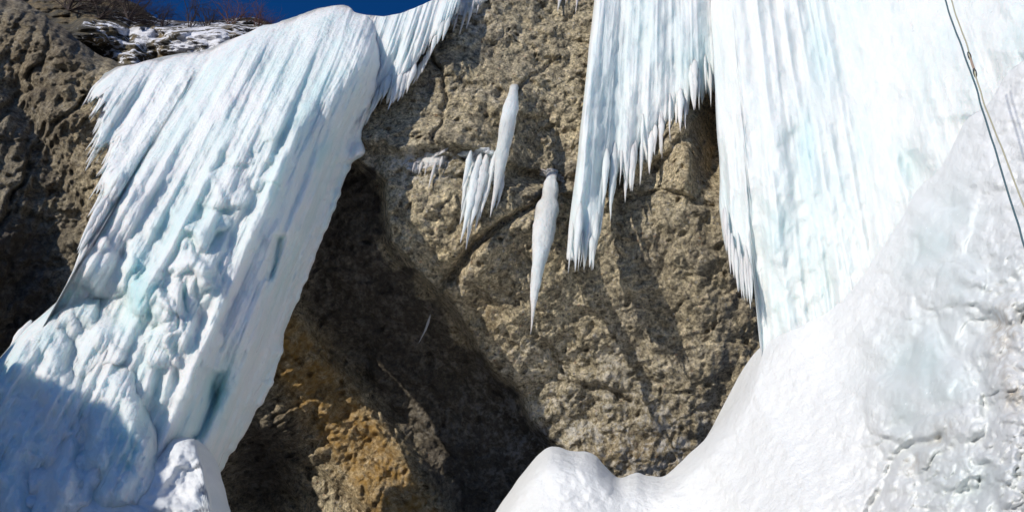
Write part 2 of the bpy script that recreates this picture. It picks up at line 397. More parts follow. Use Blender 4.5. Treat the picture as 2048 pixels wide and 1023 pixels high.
hill_top = [(-900, -500), (-200, -130), (60, -60), (180, -30), (280, 10), (310, 38), (360, 44), (450, 40), (500, 34), (560, 52), (640, 66), (760, 80)]
def Zhill(x, y):
    Z = 17.0+np.where(y < 130, (130-y)*.020, (y-130)*.012)+1.2*fbm(x/90, y/60, 0, 4, 91)+.25*ridge(x/40, y/14, 0, 3, 95)
    return Z
hill = crest_sheet('hillside', np.arange(-900, 760, 4.0), hill_top, 330, Zhill, HILL, 3.0,
                   col={'frost': lambda x, y: np.clip(.7*gauss(x, y, 240, 70, 80, 50)+1.0*gauss(x, y, 430, 80, 90, 34)-.9*gauss(x, y, 60, 60, 90, 60)-.6*gauss(x, y, 200, 10, 80, 14), -1, 1)}, back=14, rnd=.8, rnd_px=25)
tag(hill, kind='structure')

# ground: one big sheet of snow reaching away on all sides
gx = np.concatenate([[-600, -200, -60], np.linspace(-25, 25, 60), [60, 200, 600]]); gy = np.concatenate([[-600, -200, -60], np.linspace(-25, 16, 50), [60, 200, 600]])
GX, GYY = np.meshgrid(gx, gy, indexing='ij'); GG = np.stack([GX, GYY, .15*fbm(GX*.3, GYY*.3, 0, 3, 5)], -1)
tag(link_mesh('ground', GG, grid_faces(len(gx), len(gy)), SNOW), kind='structure')

# ------------------------------------------------------------------ off-frame spur of rock whose shade lies over the foot of the left ice
def blob(name, cen, rad, mat, n=60, amp=.3, fr=.5, seed=1):
    th = np.linspace(0, math.pi, n)[:, None]; ph = np.linspace(0, 2*math.pi, 2*n, endpoint=False)[None, :]
    d = np.stack([np.sin(th)*np.cos(ph), np.sin(th)*np.sin(ph), np.cos(th)+0*ph], -1)
    P = d*np.array(rad)*(1+amp*fbm(d[..., 0]*2/fr, d[..., 1]*2/fr, d[..., 2]*2/fr, 4, seed)[..., None])+np.array(cen)
    return link_mesh(name, P, grid_faces(n, 2*n, wrap=True), mat)
def from_cam(v): return np.array([v[0], v[1], -v[2]]) @ M.T
eA, eB = from_cam((-10.5, 1.4, 7.6)), from_cam((-10.3, 3.2, 4.7))
a1 = (eB-eA)/np.linalg.norm(eB-eA); a2 = np.array([0, 0, -1.0]); a2 = a2-a1*a2.dot(a1); a2 /= np.linalg.norm(a2); a3 = np.cross(a1, a2)
cen = (eA+eB)/2+a2*6+EYE
th = np.linspace(0, math.pi, 110)[:, None]; ph = np.linspace(0, 2*math.pi, 220, endpoint=False)[None, :]
d = np.stack([np.cos(th)+0*ph, np.sin(th)*np.cos(ph), np.sin(th)*np.sin(ph)], -1)
rad_ = 1+.16*fbm(d[..., 0]*4, d[..., 1]*4, d[..., 2]*4, 5, 4)
loc = np.sign(d)*np.abs(d)**.8*rad_[..., None]
P_ = cen+loc[..., :1]*5.0*a1+loc[..., 1:2]*6.0*a2+loc[..., 2:]*2.2*a3
tag(link_mesh('rock_outcrop', P_, grid_faces(110, 220, wrap=True), ROCK), kind='structure')

# ------------------------------------------------------------------ ice primitives
def plumb_sheet(name, q, ytop, ybot, Z0, mat, nv=300, thick=.5, disp=None, edge=.02, parent=None, tipk=.12, y0=None, blue=None, Zf=None, topround=0, jit=.0013, rjit=0):
    """a curtain of ice: every column of vertices follows a plumb line; front and back skins meet at rim and tips"""
    q = np.asarray(q); n = len(q); T = np.linspace(0, 1, nv)[None, :]
    yt, yb = ytop[:, None], ybot[:, None]; Y = yt+(yb-yt)*T; Q = np.repeat(q[:, None], nv, 1)
    Qs = Q; Q = Q+jit*(noise(Q*60, Y/110, 0, 901)+.5*noise(Q*200, Y/45, 0, 903))
    yy0 = yt if y0 is None else y0[:, None] if np.ndim(y0) else y0
    if rjit: Q = Q+(rjit*(noise(Y/60, 0*Q, 0, 911)+.5*noise(Y/13, 0*Q, 0, 912))-.017*ss(720, 1000, Y)+.010*np.exp(-((Y-303)/16)**2))*ss(q[-1]-.05, q[-1], Qs)
    Zm = Zvert(Y, yy0, Z0[:, None] if np.ndim(Z0) else Z0)
    if Zf is not None: Zm = Zm+Zf(Q, Y)
    X = qx(Q, Y)
    e = np.minimum(Qs-q[0], q[-1]-Qs)/edge; e = np.sqrt(np.clip(e, 0, 1)*(2-np.clip(e, 0, 1)))
    tipd = (yb-Y)/np.maximum(1, (yb-yt)*tipk); tp = np.sqrt(np.clip(tipd, 0, 1)*(2-np.clip(tipd, 0, 1)))
    prof = e*tp
    D = disp(Q, Y, X) if disp else 0
    Zfr = Zm-thick*prof-D*np.clip(prof*2, 0, 1)
    if topround: Zfr = Zfr+topround*(1-np.clip((Y-yt)/70, 0, 1))**2.2
    Zbk = np.maximum(Zm+thick*.5*prof, Zfr+.003)
    G = np.concatenate([W3(X, Y, Zfr), W3(X, Y, Zbk)[:, ::-1]], 1)
    col = None
    if blue is not None:
        b_ = blue(X, Y); col = {'blue': np.concatenate([b_, b_[:, ::-1]], 1)}
    o = link_mesh(name, G, grid_faces(n, 2*nv, wrap=True, flip=True), mat, col=col)
    return o, (lambda qq, yy: float(np.interp(yy, Y[np.argmin(abs(q-qq))], Zfr[np.argmin(abs(q-qq))])))
def icicle(name, x, y, Z, ytip, r, mat, seg=12, rings=26, lump=.12, seed=0, prof=None, bend=0, sq=1.0, root=0):
    """hanging icicle: a plumb, tapering, rippled cone"""
    q = (x-VPX)/(y-VPY); t = np.linspace(0, 1, rings)
    yy = y+(ytip-y)*t; zz = Zvert(yy, y, Z); cen = W3(qx(q, yy), yy, zz)
    if prof is None: rr = r*(1-t)**.8*(.75+.25*np.cos(t*1.2))*(.15+.85*np.clip(t/.3, 0, 1)**.8)
    else: rr = r*np.interp(t, [p[0] for p in prof], [p[1] for p in prof])
    ph = np.linspace(0, 2*math.pi, seg, endpoint=False)
    Ln = np.linalg.norm(cen[-1]-cen[0])
    n1 = 1+lump*noise(t[:, None]*Ln*5+seed*3.1, np.cos(ph)[None]*1.2+seed, np.sin(ph)[None]*1.2, seed)*1.6+lump*.6*noise(t[:, None]*Ln*16, np.cos(ph)[None]*.5, seed, seed+3)
    R = (rr[:, None]*n1); wob = r*.22*np.stack([noise(t*3, seed, 0, 3), noise(t*3, seed, 5, 4), 0*t], -1)*t[:, None]
    b_ = np.stack([bend*t**2, 0*t, 0*t], -1)
    P = cen[:, None, :]+(wob+b_)[:, None, :]+np.stack([R*np.cos(ph)*sq, R*np.sin(ph), 0*R], -1)
    if root:                                            # neck of ice running back into the rock
        up = [W3(x+2*k, y-4-7*k, Z+root*k) for k in (1.0, .66, .33)]
        ringR = np.stack([np.cos(ph), np.sin(ph)*.9, 0*ph], -1)
        P = np.concatenate([u_[None, None]+ringR[None]*rr[0]*f_*(1+.15*noise(np.cos(ph)*2, np.sin(ph)*2, seed))[None, :, None] for u_, f_ in zip(up, (1.15, 1.0, 1.0))]+[P], 0); cen = np.concatenate([up[0][None], cen])
    P = np.concatenate([np.repeat(cen[:1, None], seg, 1), P, np.repeat(P[-1:].mean(1, keepdims=True)+[[[0, 0, -.01]]], seg, 1)], 0)
    return link_mesh(name, P, grid_faces(len(P), seg, wrap=True), mat)
def jag(q, width, amp, seed, sharp=1.6):
    """saw-toothed lower rim: long and short points"""
    u = (q/width+.3*noise(q/width*.7, 0, 0, seed)); i = np.floor(u); f = u-i
    h = hsh(i, i*0+seed, i*0, seed)**1.8
    tri = 1-np.abs(f*2-1); return amp*1.25*(.12+.88*h)*(tri**sharp)

# ------------------------------------------------------------------ left frozen waterfall
root = empty('frozen_waterfall', W3(430, 900, 9.2))
tag(root, 'broad blue-white frozen waterfall leaning across the left half, fringed with spikes on its left', 'frozen waterfall')
q = np.arange(-.694, -.3565, .0012)
yt = lerp_pts([(-.70, 155), (-.684, 132), (-.64, 118), (-.594, 102), (-.554, 72), (-.515, 42), (-.48, 20), (-.44, 13), (-.405, 27), (-.385, 50), (-.37, 90), (-.355, 130)], q)+4*noise(q*60, 0, 0, 2)
yb = lerp_pts([(-.70, 165), (-.687, 200), (-.676, 190), (-.66, 235), (-.645, 300), (-.63, 290), (-.614, 375), (-.604, 400), (-.598, 470), (-.592, 505), (-.587, 560), (-.584, 1350), (-.35, 1350)], q)
yb = yb+np.where(yb < 1000, jag(q, .0065, 48, 5), 0)
zc_top = cliff_smooth(qx(q, yt), yt)-.45
def blobs_px(X, Y, lst):
    d = 0
    for cx, cy, sx, sy, a in lst:
        u, v = (X-cx)/sx, (Y-cy)/sy; r2 = u*u+v*v
        d = d+a*np.sqrt(np.clip(1-r2, 0, 1))*ss(1.0, .7, r2)**.5
    return d
mush = [(380, 525, 46, 36, .42), (352, 590, 34, 44, .30), (418, 455, 40, 34, .30), (300, 610, 40, 50, .30), (455, 380, 55, 40, .22), (545, 350, 34, 30, .18), (310, 560, 22, 20, .2), (200, 540, 70, 60, .35), (150, 680, 90, 80, .35), (330, 660, 30, 90, .25), (370, 690, 26, 110, .25), (415, 640, 26, 120, .2), (520, 250, 60, 40, .12), (470, 300, 45, 40, .14)]
def disp_left(Q, Y, X):
    f = .30*fbm(Q*38, Y/700, 0, 3, 101)+.045*ridge(Q*100+.5*noise(Y/120, Q*20, 0, 1), Y/260, 0, 3, 103)+.012*ridge(Q*380, Y/120, 0, 2, 107)
    zone = ss(240, 420, Y)*ss(-.42, -.46, Q)
    c = fbm(X/70, Y/110, 0, 4, 111)
    f = f+(.12+.22*zone)*np.maximum(c, -.2)+.03*zone*ridge(X/40, Y/80, 0, 3, 113)
    f = f+.62*blobs_px(X+22*noise(X/34, Y/34, 0, 120), Y+22*noise(X/34, Y/34, 3, 121), mush)
    f = f+.025*ridge(X/26-Y/60, Y/70, 0, 2, 115)
    # green cleft low on the right, deep furrow down the right side
    dd = segdist(X, Y, [(640, 330), (560, 480), (510, 620), (440, 740), (395, 870)])
    dd = dd+14*noise(Y/50, X/60, 0, 116)
    f = f-.20*np.exp(-(dd/10)**2)*ss(300, 500, Y)*np.clip(.4+1.6*noise(Y/45, 0, 0, 117), 0, 1)
    f = f+ss(-.46, -.40, Q)*(.06*ridge(Q*150, Y/200, 0, 3, 118)+.08*fbm(X/50, Y/80, 0, 3, 119))
    f = f-.45*gauss(X, Y, 425, 800, 16, 60, .35)
    return f
def Zf_left(Q, Y):
    # swells out toward its middle, thins to the rims, and the foot bulges forward
    u = (Q+.47)/.12
    return -.6*np.exp(-u*u)*ss(0, 260, Y)-.5*ss(560, 900, Y)*np.exp(-((Q+.52)/.07)**2)+.55*ss(300, 900, Y)+1.1*ss(-.44, -.36, Q)*ss(100, 300, Y)-.6*ss(-.52, -.60, Q)*ss(200, 400, Y)*(1-ss(520, 640, Y))
def blue_left(X, Y):
    b = .55*gauss(X, Y, 380, 450, 40, 40)+.75*gauss(X, Y, 285, 590, 26, 60)+.5*gauss(X, Y, 425, 800, 24, 70, .35)*1.6
    b = b+.3*gauss(X, Y, 560, 130, 40, 30)+.35*gauss(X, Y, 140, 800, 90, 110)+.3*gauss(X, Y, 620, 250, 50, 140, .4)
    dd = segdist(X, Y, [(690, 150), (640, 330), (560, 480), (510, 620), (440, 740), (395, 870)])
    dd = dd+14*noise(Y/50, X/60, 0, 116)
    b = b+.4*np.exp(-(dd/12)**2)*np.clip(.4+1.6*noise(Y/45, 0, 0, 117), 0, 1)
    b = b*(.55+.6*np.clip(fbm(X/30, Y/60, 0, 3, 131)+.4, 0, 1))
    return np.clip(b, 0, 1)
o, Zl = plumb_sheet('ice_curtain', q, yt, yb, zc_top, ICE, nv=380, thick=.55, disp=disp_left, edge=.03, tipk=.10, jit=.0022, rjit=.0026, blue=blue_left, Zf=Zf_left, topround=.9)
reparent(o, root)
# lower left swelling of the same ice
q2 = np.arange(-.612, -.42, .0014)
yt2 = lerp_pts([(-.612, 735), (-.606, 690), (-.60, 652), (-.59, 612), (-.5857, 598), (-.58, 560), (-.55, 560), (-.52, 640), (-.48, 720), (-.42, 900)], q2)
def disp_foot(Q, Y, X):
    return .28*fbm(X/80, Y/120, 0, 4, 141)+.08*ridge(Q*90, Y/260, 0, 3, 143)+.07*ridge(X/60, Y/95, 0, 3, 145)+.04*fbm(X/20, Y/30, 0, 3, 146)+.06*np.clip(cell(X/60+.3*noise(X/30,Y/30), Y/70, 0*X+.5, 147), 0, .9)
o, _ = plumb_sheet('ice_foot', q2, yt2, np.full(len(q2), 1350.), Zvert(yt2, 100, 14.1)-.45, ICE, nv=240, thick=.5, disp=disp_foot, edge=.02, blue=lambda X, Y: np.clip(.45*fbm(X/60, Y/110, 0, 3, 151)+.25, 0, 1), Zf=lambda Q, Y: -.4*ss(600, 800, Y), topround=.9)
reparent(o, root)
# fringe of spikes on the left rim
for i in range(34):
    qq = -.694+.108*(i+random.random()*.8)/34; yb_ = float(np.interp(qq, q, yb)); ys = yb_-random.uniform(40, 90)
    ys = max(ys, float(np.interp(qq, q, yt))+14)
    o = icicle('icicle', qx(qq, ys), ys, Zl(qq, ys)+.04, yb_+random.uniform(6, 38), random.uniform(.045, .085), ICE, seed=i)
    reparent(o, root)
o = icicle('icicle', 62, 640, 10.3, 752, .10, ICE, seed=50); reparent(o, root)

# ------------------------------------------------------------------ curtain between the waterfall and the rock
root = empty('icicle_curtain', W3(800, 30, 13.2))
tag(root, 'white hanging icicle curtain right of the big left waterfall, under the strip of sky', 'icicle curtain')
q = np.arange(-.405, -.285, .0007)
yt = lerp_pts([(-.405, 30), (-.38, 33), (-.36, 27), (-.33, 6), (-.31, -12), (-.285, -40)], q)
yb = lerp_pts([(-.405, 60), (-.395, 120), (-.385, 170), (-.375, 225), (-.362, 255), (-.354, 212), (-.345, 165), (-.338, 180), (-.332, 192), (-.325, 150), (-.318, 130), (-.31, 85), (-.30, 70), (-.292, 30), (-.285, -10)], q)+jag(q, .0085, 40, 8, 1.2)+jag(q, .0031, 14, 9)
Zt = cliff_smooth(qx(q, yt), yt)-.35
def disp_cur(Q, Y, X): return .10*ridge(Q*150, Y/300, 0, 2, 201)+.018*ridge(Q*480, Y/120, 0, 2, 205)+.12*fbm(Q*45, Y/200, 0, 3, 203)+.04*fbm(X/14, Y/30, 0, 3, 207)
o, Zl2 = plumb_sheet('ice_curtain', q, yt, yb, Zt, ICE_W, nv=170, thick=.28, disp=disp_cur, edge=.02, tipk=.35, topround=.3, Zf=lambda Q, Y: .7*ss(0, 200, Y))
reparent(o, root)
for i, (tx, ty, ln) in enumerate([(709, 276, 120), (714, 262, 110), (722, 248, 100), (738, 232, 60), (746, 226, 60), (776, 222, 70), (784, 206, 60), (793, 205, 60), (803, 196, 60), (812, 186, 60), (826, 170, 40), (832, 163, 40), (850, 132, 40), (860, 110, 40), (874, 90, 50), (884, 84, 50), (733, 215, 60), (764, 200, 50), (756, 205, 50), (842, 148, 40)]):
    qq = (tx-VPX)/(ty-VPY); ys = ty-ln
    o = icicle('icicle', qx(qq, ys), ys, Zl2(qq, ys)+.03, ty, random.uniform(.06, .10), ICE_W, seed=60+i); reparent(o, root)

# ------------------------------------------------------------------ free icicles on the central rock
def on_rock(x, y, off=.05): return float(Zcliff(np.array([x]), np.array([y]))[0])-off
def smear(cx, cy, rx, ry, t, seed, parent, mat, ang=0):
    n, m = 26, 72; r = np.linspace(0, 1, n)[:, None]; a = np.linspace(0, 2*math.pi, m, endpoint=False)[None, :]
    k = 1+.45*noise(np.cos(a)*2.2, np.sin(a)*2.2, seed, seed)+.25*noise(np.cos(a)*6, np.sin(a)*6, seed, seed+1)
    u, v = r*rx*np.cos(a)*k, r*ry*np.sin(a)*k; x = cx+u*math.cos(ang)-v*math.sin(ang); y = cy+u*math.sin(ang)+v*math.cos(ang)
    Z = Zcliff(x, y)-t*(1-r**2)**.6*(.6+.8*np.abs(noise(x/9, y/14, 0, seed+2)))+.05*(r > .99)
    reparent(link_mesh('frozen_seep', W3(x, y, Z), grid_faces(n, m, wrap=True), mat), parent)
def single(name, label, x, y, ytip, r, mat, off=.05, prof=None, **kw):
    o = icicle(name, x, y, on_rock(x, y, off), ytip, r, mat, prof=prof, rings=60, seg=20, **kw)
    return o
def finish(o, loc, label, cat, group=None):
    """put the origin of a one-mesh thing at its top"""
    loc = np.array(loc, float); me = o.data; n = len(me.vertices); a = np.empty(n*3, np.float32); me.vertices.foreach_get('co', a)
    me.vertices.foreach_set('co', (a.reshape(-1, 3)-loc.astype(np.float32)).ravel()); o.location = [float(v) for v in loc]; me.update()
    return tag(o, label, cat, group)
o = single('icicle', '', 1027, 186, 432, .145, ICE_DULL, off=.45, root=.6, prof=[(0, .6), (.05, .8), (.12, 1), (.3, 1.0), (.5, .8), (.7, .45), (.85, .22), (1, .02)], seed=3, lump=.05)
finish(o, W3(1027, 190, 13.6), 'long slim icicle hanging high on the rock face, casting a diagonal shadow', 'icicle')
root = empty('icicle', W3(1100, 368, on_rock(1100, 368)))
tag(root, 'thick carrot-shaped icicle with a rounded knob at its top, in the middle of the rock', 'icicle')
smear(1108, 352, 30, 12, .10, 33, root, ICE_DULL, .3)
zz = min(on_rock(1096, yy_, 0)-float(Zvert(yy_, 360., 0.0+13.5))+13.5 for yy_ in (385., 400., 415., 430.))-.16
reparent(icicle('icicle', 1103, 360, zz, 668, .215, ICE_DULL, seg=26, rings=90, seed=9, lump=.07, root=.8, prof=[(0, .45), (.03, .66), (.08, .74), (.115, .68), (.135, .72), (.16, .92), (.20, 1.0), (.28, .93), (.45, .72), (.62, .46), (.76, .30), (.84, .15), (.92, .09), (1, .01)]), root)
# cluster left of the slim icicle
root = empty('icicle_cluster', W3(965, 320, 13.6))
tag(root, 'ragged bunch of white icicles left of the slim icicle, ending in forked points', 'icicle cluster')
smear(962, 320, 34, 22, .10, 3, root, ICE_W); smear(948, 345, 16, 34, .08, 4, root, ICE_W, .2); smear(996, 350, 12, 40, .06, 5, root, ICE_W, .15)
for i, (x, y, yt_, r) in enumerate([(962, 305, 486, .11), (974, 308, 455, .12), (950, 312, 450, .10), (984, 315, 440, .09), (966, 330, 500, .085), (942, 300, 380, .07), (955, 345, 470, .08), (978, 340, 420, .10), (1000, 335, 435, .075), (1006, 350, 420, .05), (992, 300, 400, .05), (938, 345, 425, .05), (970, 360, 465, .06)]):
    reparent(icicle('icicle', x, y, on_rock(x, y, .06+.03*random.random()), yt_, r*1.15, ICE_W, seed=80+i, lump=.18, rings=40, sq=1.1), root)
# little ones
root = empty('icicle_cluster', W3(868, 320, 13.6))
tag(root, 'small frosty icicle tuft on the ledge, left of the ragged icicle bunch', 'icicle cluster')
smear(858, 318, 34, 14, .06, 13, root, ICE_DULL, -.3); smear(828, 332, 12, 10, .04, 14, root, ICE_DULL)
for i, (x, y, yt_, r) in enumerate([(873, 318, 378, .05), (845, 322, 350, .05), (830, 325, 346, .035), (858, 318, 352, .04), (885, 312, 340, .035)]):
    reparent(icicle('icicle', x, y, on_rock(x, y, .03), yt_, r, ICE_DULL, seed=110+i, lump=.2), root)
root = empty('icicle_cluster', W3(935, 10, 13.3))
tag(root, 'thin icy drips at the top of the rock, right of the sky-side icicle curtain', 'icicle cluster')
smear(930, 12, 34, 18, .07, 23, root, ICE_DULL, -.3); smear(900, 20, 14, 34, .06, 24, root, ICE_W, .2)
for i, (x, y, yt_, r) in enumerate([(908, -10, 62, .10), (922, -12, 50, .08), (897, -5, 90, .06), (936, 5, 76, .045), (948, 0, 62, .05), (962, -8, 32, .045), (915, 30, 66, .04), (888, 0, 100, .05)]):
    reparent(icicle('icicle', x, y, on_rock(x, y, .04), yt_, r, ICE_DULL, seed=120+i, lump=.2), root)
root = empty('icicle_cluster', W3(1140, -5, 13.3))
tag(root, 'pair of tiny icicles at the top edge, just left of the tall ice curtain', 'icicle cluster')
for i, (x, y, yt_, r) in enumerate([(1122, -20, 24, .06), (1136, -25, 8, .05), (1157, -20, 28, .045)]):
    reparent(icicle('icicle', x, y, on_rock(x, y, .04), yt_, r, ICE_DULL, seed=130+i, lump=.2), root)
o = icicle('icicle', 861, 628, on_rock(861, 628, .12), 690, .035, ICE_DULL, seed=140, bend=-.12)
finish(o, W3(861, 628, 14), 'thin curved icicle hanging alone in the shaded hollow', 'icicle')

# ------------------------------------------------------------------ snow and ice banks
def relief(name, xs, top, ybot, Zfun, mat, step, cols, rnd, rnd_px, back=1.5):
    o = crest_sheet(name, xs, top, ybot, Zfun, mat, step, col=cols, back=back, rnd=rnd, rnd_px=rnd_px)
    return o
ap_top = [(560, 1700), (900, 1180), (985, 1030), (1030, 965), (1070, 915), (1095, 890), (1110, 888), (1135, 902), (1170, 900), (1200, 915), (1225, 950), (1240, 960), (1268, 942), (1300, 950), (1325, 955), (1370, 915), (1420, 868), (1465, 815), (1500, 765), (1516, 715), (1530, 685), (1600, 652), (1660, 620), (1710, 575), (1760, 500), (1800, 445), (1835, 372), (1870, 352), (1905, 300), (1925, 240), (1975, 215), (2010, 150), (2060, 110), (2300, -200), (2900, -700)]
apsx = np.arange(300, 3200, 10.); apsy = np.convolve(np.pad(lerp_pts(ap_top, apsx), 14, 'edge'), np.hanning(31)[1:-1]/np.hanning(31).sum(), 'valid')
def Zap(x, y):
    ts = np.maximum(np.interp(x, apsx, apsy), 60)
    base = sum(lerp_pts([(560, 10.3), (1000, 10.6), (1300, 10.6), (1500, 10.4), (1700, 10.0), (1900, 9.3), (2100, 8.3), (2900, 7.2)], x+k) for k in (-120, -60, 0, 60, 120))/5
    Z = base*np.exp(-np.clip(y-ts, -80, 4000)/1450)
    r = ss(1650, 1850, x+(y-600)*.15)                    # rough, broken ice on the right
    Z = Z-.10*fbm(x/160, y/160, 0, 3, 401)-.035*fbm(x/30, y/30, 0, 3, 403)*(.4+r)
    u, v = (x*.5+y*.86), (x*.86-y*.5)
    Z = Z-.07*(1-r)*ridge(v/120, u/500, 0, 2, 405)
    wx, wy = x+26*noise(x/90, y/90, 0, 430), y+26*noise(x/90, y/90, 5, 431)
    dome = np.clip(gauss(x, y, 1850, 770, 100, 95)+gauss(x, y, 1880, 500, 80, 100)+gauss(x, y, 1900, 180, 130, 160), 0, 1)
    r2 = r*(1-.85*dome)*(1-.8*ss(2010, 2160, x))
    Z = Z-r*.12*ridge(wx/190, wy/150, 0, 2, 407)-r2*.12*fbm(x/45, y/45, 0, 4, 409)
    Z = Z-r2*(.05*fbm(x/20, y/20, 0, 3, 441)-.10*np.clip(cell(x/34+.4*noise(x/20, y/20), y/30, 0*wx+.5, 445), 0, .8)-.03*np.clip(cell(x/14, y/13, 0*wx+.5, 447), 0, .8))
    for sc, am, sd_ in ((62, .20, 471), (30, .10, 473), (15, .045, 475)):   # clumps of frozen spray
        cl = cell(x/sc+.35*noise(x/25, y/25, 0, 3), y/(sc*.85)+.35*noise(x/25, y/25, 7, 3), 0*x+.5, sd_)
        Z = Z-r2*am*np.sqrt(np.clip(.62-cl, 0, 1))*ss(-.15, .35, noise(x/85, y/85, sd_, 9))
    Z = Z-(1-r)*(.03*fbm(x/60, y/200, 0, 4, 447)+.02*fbm(x/12, y/12, 0, 3, 449))
    bl = [(1860, 800, 110, 130, .50), (1890, 520, 85, 110, .35), (1960, 610, 90, 80, .30), (1790, 900, 60, 50, .18), (1960, 900, 120, 70, .35), (2030, 700, 60, 110, .35), (1800, 980, 60, 40, .15), (1200, 950, 50, 40, .12), (1120, 960, 50, 50, .1)]
    Z = Z-.5*blobs_px(wx+30*noise(x/50, y/50, 0, 461), wy+30*noise(x/50, y/50, 4, 463), bl)
    d = segdist(wx, wy, [(1720, 1040), (1790, 950), (1840, 905), (1880, 885)])
    Z = Z+.16*np.exp(-(d/9)**2)
    return Z
def ap_blue(x, y):
    b = .8*gauss(x, y, 1850, 760, 75, 80)+.7*gauss(x, y, 1880, 500, 60, 80)+.35*gauss(x, y, 1990, 560, 60, 60)+.5*gauss(x, y, 1940, 960, 80, 50)+.15*gauss(x, y, 1950, 330, 60, 70)
    return np.clip(b*(.8+.6*fbm(x/60, y/60, 0, 3, 411)), 0, .9)
def ap_dirt(x, y):
    return np.clip(.9*gauss(x, y, 2005, 670, 22, 55)+.6*gauss(x, y, 1880, 870, 14, 24, .4)+.6*gauss(x, y, 2030, 790, 20, 30)+.4*gauss(x, y, 1830, 925, 25, 14), 0, 1)
o = relief('snow_slope', xs_range(560, 2900, 940, 2080, 2.8), ap_top, 1700, Zap, SNOW, 3.0, {'blue': ap_blue, 'dirt': ap_dirt}, lambda x: .9-.78*ss(1250, 1620, x), 55, back=lambda x: 1.5*(1-ss(1480, 1560, x))+.01)
tag(o, kind='structure')
md_top = [(-900, 1000), (-300, 930), (0, 932), (60, 926), (140, 930), (200, 920), (280, 912), (320, 893), (350, 876), (380, 872), (405, 885), (414, 930), (420, 1000), (440, 1130), (560, 1700)]
def Zmd(x, y):
    Z = 8.3*np.exp(-np.clip(y-900, 0, 2000)/1300)
    d = segdist(x, y, [(60, 1020), (140, 985), (190, 960), (240, 985), (330, 1040)])
    return Z-.14*fbm(x/110, y/80, 0, 4, 501)-.05*fbm(x/25, y/25, 0, 3, 503)-.08*ridge(x/50+y/90, y/45, 0, 3, 505)*ss(240, 340, x)-.015*fbm(x/10, y/10, 0, 3, 506)*ss(240, 340, x)+.08*np.exp(-(d/8)**2)-.08*blobs_px(x, y, [(375, 905, 40, 34, 1), (345, 950, 45, 40, .6), (395, 960, 24, 40, .6)])
o = relief('snow_bank', xs_range(-900, 560, -40, 450, 2.8), md_top, 1700, Zmd, SNOW, 3.0, {'blue': lambda x, y: np.clip(.25*fbm(x/70, y/50, 0, 3, 511)+.1, 0, 1), 'dirt': lambda x, y: 0*x}, .5, 40, back=.8)
tag(o, kind='structure')

# ------------------------------------------------------------------ right frozen waterfall
root = empty('frozen_waterfall', W3(1600, 690, 11))
tag(root, 'huge white ice pillar on the right with an arch cut in its left edge', 'frozen waterfall')
q = np.arange(-.108, .056, .0009)
yt = np.full(len(q), -330.)
yb = lerp_pts([(-.108, 505), (-.104, 520), (-.095, 500), (-.082, 500), (-.075, 440), (-.072, 330), (-.066, 400), (-.062, 330), (-.054, 345), (-.048, 350), (-.04, 300), (-.031, 320), (-.026, 290), (-.02, 255), (-.012, 250), (-.004, 235), (.004, 215), (.014, 205), (.022, 190), (.032, 185), (.042, 168), (.047, 160), (.056, 175)], q)+jag(q, .0095, 42, 18, 1.1)+jag(q, .0036, 18, 19)
def Z0r(q): return 13.4-1.2*ss(.05, .30, q)
def disp_r(Q, Y, X): return .22*fbm(Q*24, Y/800, 0, 3, 301)+.10*ridge(Q*75, Y/420, 0, 3, 303)+.010*ridge(Q*330, Y/160, 0, 2, 305)+.05*fbm(X/26, Y/34, 0, 3, 308)+.15*fbm(X/40, Y/90, 0, 3, 307)
def blue_r(X, Y):
    b = .5*gauss(X, Y, 1632, 110, 12, 60, -.12)+.45*gauss(X, Y, 1390, 140, 30, 50)+.5*gauss(X, Y, 1610, 290, 14, 60, -.1)+.5*gauss(X, Y, 1815, 330, 14, 34, -.4)+.35*gauss(X, Y, 1350, 270, 30, 30)+.25*gauss(X, Y, 1640, 400, 60, 120)+.2*gauss(X, Y, 1530, 600, 60, 120)
    return np.clip(b*(.6+.5*np.clip(fbm(X/20, Y/90, 0, 3, 331)+.5, 0, 1)), 0, 1)
o, Zl3 = plumb_sheet('ice_curtain', q, yt, yb, 16.0+0*q, ICE_W, nv=300, thick=.38, y0=-60., disp=disp_r, edge=.03, tipk=.10, blue=blue_r, Zf=lambda Q, Y: .7*ss(-.107, -.062, Q)*ss(-50, 250, Y)+.35*ss(150, 520, Y))
reparent(o, root)
for i in range(26):
    qq = -.106+.158*(i+random.random()*.9)/26; yb_ = float(np.interp(qq, q, yb)); ys = yb_-random.uniform(30, 90)
    reparent(icicle('icicle', qx(qq, ys), ys, Zl3(qq, ys)+.03, yb_+random.uniform(4, 30), random.choice([.03, .04, .05, .07, .10]), ICE_W, seed=200+i), root)
for i, (tx, ty, ln, r) in enumerate([(1219, 442, 160, .10), (1262, 384, 100, .10), (1300, 350, 90, .10), (1148, 545, 140, .09), (1185, 540, 120, .08), (1280, 372, 90, .06), (1322, 310, 80, .08), (1205, 415, 120, .10)]):
    qq = (tx-VPX)/(ty-VPY); ys = ty-ln
    reparent(icicle('icicle', qx(qq, ys), ys, Zl3(qq, ys)+.03, ty, r, ICE_W, seed=260+i), root)
